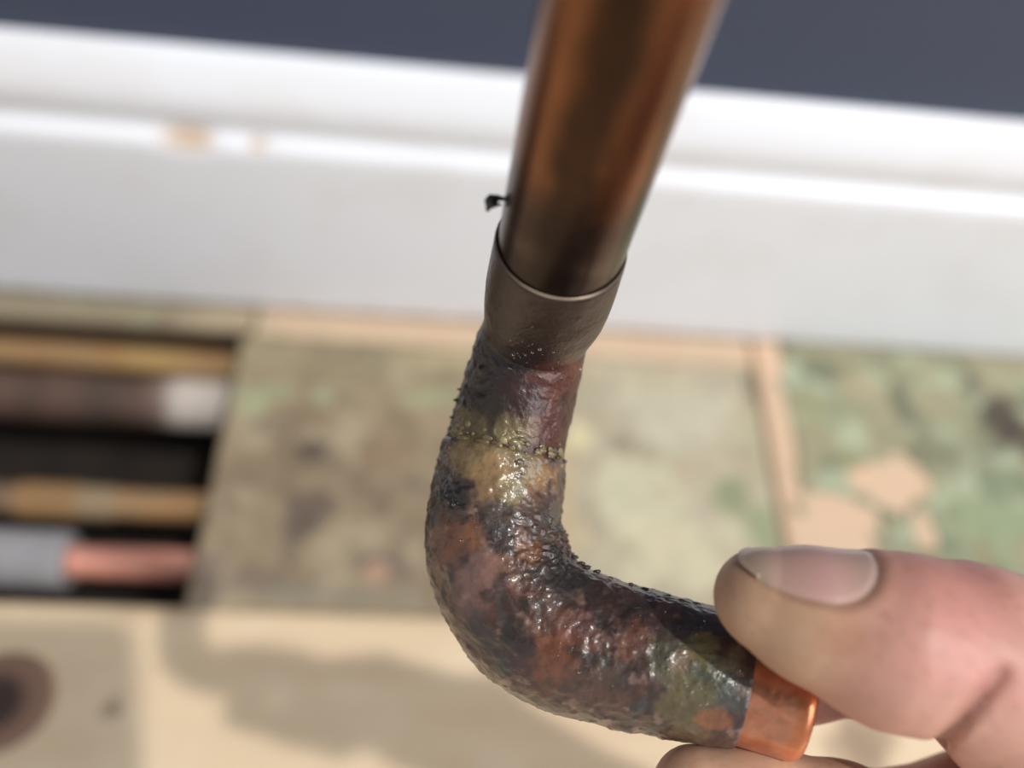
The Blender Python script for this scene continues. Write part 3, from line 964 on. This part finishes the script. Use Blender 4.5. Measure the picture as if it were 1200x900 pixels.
def hand_sdf(P):
    palm = None
    for (a, b, ra, rb) in PALM:
        q = cone(P, np.array(a, float), np.array(b, float), ra, rb)
        palm = q if palm is None else smin(palm, q, 8)
    # thumb: two side-by-side chains make it wider than it is thick
    w = np.array([0.15, 0.2, 1.0])
    def thick(seq):
        t1 = chain(P, [(a + tb * 1.3, r * 0.99) for a, r in seq], 3.0)
        t2 = chain(P, [(a - tb * 1.3, r * 0.99) for a, r in seq], 3.0)
        return smin(t1, t2, 2.5)
    prox = [(pt(1168, 782, 98.5), 10.6)] + TH_P[4:]
    thumb = smin(thick(TH_P[:4]), thick(prox), 1.6)
    out = smin(palm, thumb, 7)
    for F_ in (IX_P, MD_P, RG_P, LT_P):
        fd = smin(palm, chain(P, F_, 2.5), 5)
        out = smin(out, fd, 0.9)
    # nail bed, slightly sunk, and a fold round it
    u_, v_, y_ = nail_uv(P)
    q = (np.abs(u_) ** 2.6 + np.abs(v_) ** 2.6) ** (1 / 2.6)
    near = (np.abs(u_) < 1.6) & (np.abs(v_) < 1.6) & (y_ > 0)
    out = out + np.where(near, 0.28 * (1 - sstep(0.92, 1.04, q)) - 0.16 * np.exp(-((q - 1.13) / 0.10) ** 2) * (u_ > -0.6), 0)
    # flexion crease below the thumb's joint
    Q = P[:, :2] / P[:, 2:3] * 1000
    a_, b_ = np.array([572.0, -340.0]), np.array([505.0, -418.0])
    ab = b_ - a_
    h_ = np.clip(((Q - a_) @ ab) / (ab @ ab), 0, 1)
    dq = np.linalg.norm(Q - a_ - h_[:, None] * ab, axis=1) / 10.0
    out = out + np.where((P[:, 2] > 60) & (P[:, 2] < 102), (0.7 + 0.7 * h_) * np.exp(-dq ** 2), 0)
    return out


H = 0.62
lo = np.array([14.0, -118.0, 84.0]); hi = np.array([150.0, -8.0, 216.0])
hi[0] = 282.0; lo[1] = -268.0; lo[2] = 40; hi[2] = 224


def sample(lo, hi, H):
    n_ = np.ceil((hi - lo) / H).astype(int) + 1
    g_ = [lo[k_] + H * np.arange(n_[k_]) for k_ in range(3)]
    return n_, g_


def field(n_, g_):
    """evaluate the field only near the surface: coarse pass first"""
    cs = 6
    gc = [g_[k_][::cs] for k_ in range(3)]
    Pc = np.stack(np.meshgrid(*gc, indexing='ij'), -1).reshape(-1, 3)
    dc = hand_sdf(Pc).reshape([len(x) for x in gc])
    D = np.repeat(np.repeat(np.repeat(dc, cs, 0), cs, 1), cs, 2)[:n_[0], :n_[1], :n_[2]]
    D = np.ascontiguousarray(D)
    near = np.abs(D) < H * cs * 2.0
    ijk = np.argwhere(near)
    for a in range(0, len(ijk), 400000):
        c_ = ijk[a:a + 400000]
        Pq = np.stack([g_[k_][c_[:, k_]] for k_ in range(3)], 1)
        D[c_[:, 0], c_[:, 1], c_[:, 2]] = hand_sdf(Pq)
    return D


def surface_nets(D, g_, H):
    n0, n1, n2 = D.shape
    ins = D < 0
    cid = -np.ones((n0 - 1, n1 - 1, n2 - 1), int)
    acc = {}
    cells, pts_, quads = [], [], []
    for ax in range(3):
        s0 = [slice(None)] * 3; s1 = [slice(None)] * 3
        s0[ax] = slice(0, -1); s1[ax] = slice(1, None)
        a, b = D[tuple(s0)], D[tuple(s1)]
        cr = np.argwhere((a < 0) != (b < 0))
        va_ = a[cr[:, 0], cr[:, 1], cr[:, 2]]; vb_ = b[cr[:, 0], cr[:, 1], cr[:, 2]]
        t_ = va_ / (va_ - vb_)
        p_ = cr.astype(float); p_[:, ax] += t_
        o1, o2 = (ax + 1) % 3, (ax + 2) % 3
        ok = (cr[:, o1] > 0) & (cr[:, o2] > 0) & (cr[:, o1] < D.shape[o1] - 1) & (cr[:, o2] < D.shape[o2] - 1)
        cr, p_, va_ = cr[ok], p_[ok], va_[ok]
        cc = []
        for (d1, d2) in [(-1, -1), (0, -1), (0, 0), (-1, 0)]:
            c_ = cr.copy(); c_[:, o1] += d1; c_[:, o2] += d2
            cc.append(np.ravel_multi_index((c_[:, 0], c_[:, 1], c_[:, 2]), cid.shape))
            cells.append(cc[-1]); pts_.append(p_)
        qd = np.stack(cc, 1)
        fl = va_ > 0
        qd[fl] = qd[fl][:, ::-1]
        quads.append(qd)
    cells = np.concatenate(cells); pts_ = np.concatenate(pts_); quads = np.concatenate(quads)
    uq, inv = np.unique(cells, return_inverse=True)
    cntv = np.bincount(inv)
    vv = np.stack([np.bincount(inv, pts_[:, k_]) / cntv for k_ in range(3)], 1)
    lut = np.searchsorted(uq, quads)
    base_ = np.array([g_[k_][0] for k_ in range(3)])
    return vv * H + base_, lut


n_, g_ = sample(lo, hi, H)
D = field(n_, g_)
HV, HF = surface_nets(D, g_, H)
# colour
c = np.repeat(lin((208, 157, 141))[None, :], len(HV), 0)
n = fbm(HV, 0.06, 4, 221)
c = blend(c, (190, 134, 118), sstep(-0.1, 0.4, n) * 0.4)
x_along = (HV - TH_P[0][0]) @ ta
dth = np.minimum(chain(HV, TH_P, 3.0), 50)
isth = 1 - sstep(2.0, 5.0, np.abs(dth))
c = blend(c, (196, 160, 128), isth * (1 - sstep(3.0, 13.0, x_along)) * 0.85)          # sallow pad and tip
c = blend(c, (212, 144, 136), isth * np.exp(-((x_along - 19) / 7.0) ** 2) * 0.6 * sstep(-0.2, 0.5, ((HV - TH_P[2][0]) @ tn) / 8))
c = blend(c, (176, 116, 100), isth * sstep(0.0, 0.9, -((HV - TH_P[2][0]) @ tn) / 8) * 0.35)  # shade under the thumb painted as darker skin
dix = chain(HV, IX_P[:3], 2.5)
isx = 1 - sstep(1.5, 3.5, np.abs(dix))
c = blend(c, (200, 162, 134), isx * 0.8)
dirt = sstep(0.20, 0.55, fbm(HV, 0.8, 4, 231))
c = blend(c, (160, 114, 94), dirt * 0.2)
w = np.zeros(len(HV))
c = place(c, HV, [(1048, 783, 88, 0.8, (146, 92, 78), 0.7), (1035, 720, 88, 0.6, (170, 112, 100), 0.5), (985, 742, 89, 3.0, (176, 122, 92), 0.35), (1010, 745, 89, 1.4, (160, 106, 84), 0.4)], w)
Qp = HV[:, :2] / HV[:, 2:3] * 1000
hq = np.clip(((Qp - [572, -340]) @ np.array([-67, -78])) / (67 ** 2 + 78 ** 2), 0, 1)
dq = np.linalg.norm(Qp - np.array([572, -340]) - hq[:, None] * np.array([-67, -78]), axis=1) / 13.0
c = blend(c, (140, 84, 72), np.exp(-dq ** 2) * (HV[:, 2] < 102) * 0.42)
u_, v_, y_ = nail_uv(HV)
q = (np.abs(u_) ** 2.6 + np.abs(v_) ** 2.6) ** (1 / 2.6)
fold = np.exp(-((q - 1.02) / 0.05) ** 2) * ((np.abs(dth) < 3) & (y_ > 0))
c = blend(c, (148, 104, 84), fold * 0.45)
M_skin = mat('skin', attr=True, rough=0.46, spec=0.45, sss=0.22, bumps=[(700, 0.10, 0.0005), (2600, 0.12, 0.0002)], mottle=(260, 0.05))
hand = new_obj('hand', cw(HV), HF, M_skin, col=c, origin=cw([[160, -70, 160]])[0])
tag(hand, 'bare hand reaching in from the right, thumb and fingers pinching the copper end', 'hand')

# thumbnail laid on its bed
nu, nv = 44, 40
gu, gv = np.meshgrid(np.linspace(-1, 1, nu), np.linspace(-1, 1, nv), indexing='ij')
# square -> rounded outline
k = 1.0 / np.maximum(1e-6, (np.abs(gu) ** 2.6 + np.abs(gv) ** 2.6) ** (1 / 2.6)) * np.maximum(np.abs(gu), np.abs(gv))
uu, vv_ = gu * k * 1.0, gv * k * 1.0
o_ = NC + (uu * 7.0)[..., None] * ta
phi = vv_ * math.radians(57)
dr = np.cos(phi)[..., None] * tn + np.sin(phi)[..., None] * tb
o_ = o_.reshape(-1, 3); dr = dr.reshape(-1, 3)
tt = np.full(len(o_), 14.0)
for _ in range(40):
    tt -= hand_sdf(o_ + dr * tt[:, None]) * 0.7
rim = np.clip(np.maximum(np.abs(gu), np.abs(gv)).ravel(), 0, 1)
lift = 0.34 - 0.42 * sstep(0.9, 1.0, rim) * (gu.ravel() > -0.95) + 0.06 * sstep(0.3, 1, 1 - rim)
NV = o_ + dr * (tt + lift)[:, None]
idx = np.arange(nu * nv).reshape(nu, nv)
NF = np.stack([idx[:-1, :-1], idx[1:, :-1], idx[1:, 1:], idx[:-1, 1:]], -1).reshape(-1, 4)
nc = np.repeat(lin((206, 168, 154))[None, :], len(NV), 0)
uf = uu.ravel()
nc = blend(nc, (190, 168, 146), (1 - sstep(-0.75, -0.25, uf)) * 0.8)
nc = blend(nc, (206, 158, 154), np.exp(-((uf - 0.2) / 0.3) ** 2) * 0.6)
nc = blend(nc, (206, 184, 170), sstep(0.55, 0.9, uf) * 0.5)
nc = blend(nc, (150, 120, 96), sstep(0.93, 1.0, rim) * 0.5)
tag(new_obj('thumbnail', cw(NV), NF, mat('nail', attr=True, rough=0.28, spec=0.5, sss=0.15, bumps=[(900, 0.05, 0.0002)]), hand, col=nc), 'pale thumbnail')

# ------------------------------------------------------------------ the phone that takes the picture (throws the straight-edged shadow at lower left)
ph = thing('phone', tuple(cw([[0, 0, -8]])[0]), 'slim dark phone held above the floor, its shadow at lower left', 'phone')
PHC = (-8.0, -3.0)       # centre in the hand frame, right/up


def rounded_box(cx, cy, w_, h_, d0, d1, r, seg=6, bev=1.0):
    out = []
    for (b_, dd) in [(bev, d0), (0, d0 + bev), (0, d1 - bev), (bev, d1)]:
        for (sx, sy, a0) in [(1, 1, 0), (-1, 1, 90), (-1, -1, 180), (1, -1, 270)]:
            for j in range(seg + 1):
                a_ = math.radians(a0 + 90 * j / seg)
                rr_ = r - b_
                out.append((cx + sx * (w_ / 2 - r) + rr_ * math.cos(a_), cy + sy * (h_ / 2 - r) + rr_ * math.sin(a_), dd))
    k_ = 4 * (seg + 1)
    F_ = [list(range(k_))]
    for l in range(3):
        for j in range(k_):
            F_.append([l * k_ + j, (l + 1) * k_ + j, (l + 1) * k_ + (j + 1) % k_, l * k_ + (j + 1) % k_])
    F_.append([3 * k_ + j for j in range(k_ - 1, -1, -1)])
    return np.array(out), F_


M_phone = mat('dark_phone_body', (38, 39, 43), rough=0.35)
PW, PH_ = 147.0, 71.0
PRX, PTY = 48.0, 29.8     # right and top edges relative to the lens
v, f = rounded_box(PRX - PW / 2, PTY - PH_ / 2, PW, PH_, -15.5, -8.0, 9)
new_obj('phone_body', cw(v), f, M_phone, ph)
v, f = rounded_box(0, 0, 16, 16, -8.4, -6.4, 7.5, bev=0.5)
new_obj('lens', cw(v), f, mat('lens_glass', (12, 12, 14), rough=0.1, coat=1.0), ph)

for o in sc.objects:
    if '_o' in o: del o['_o']
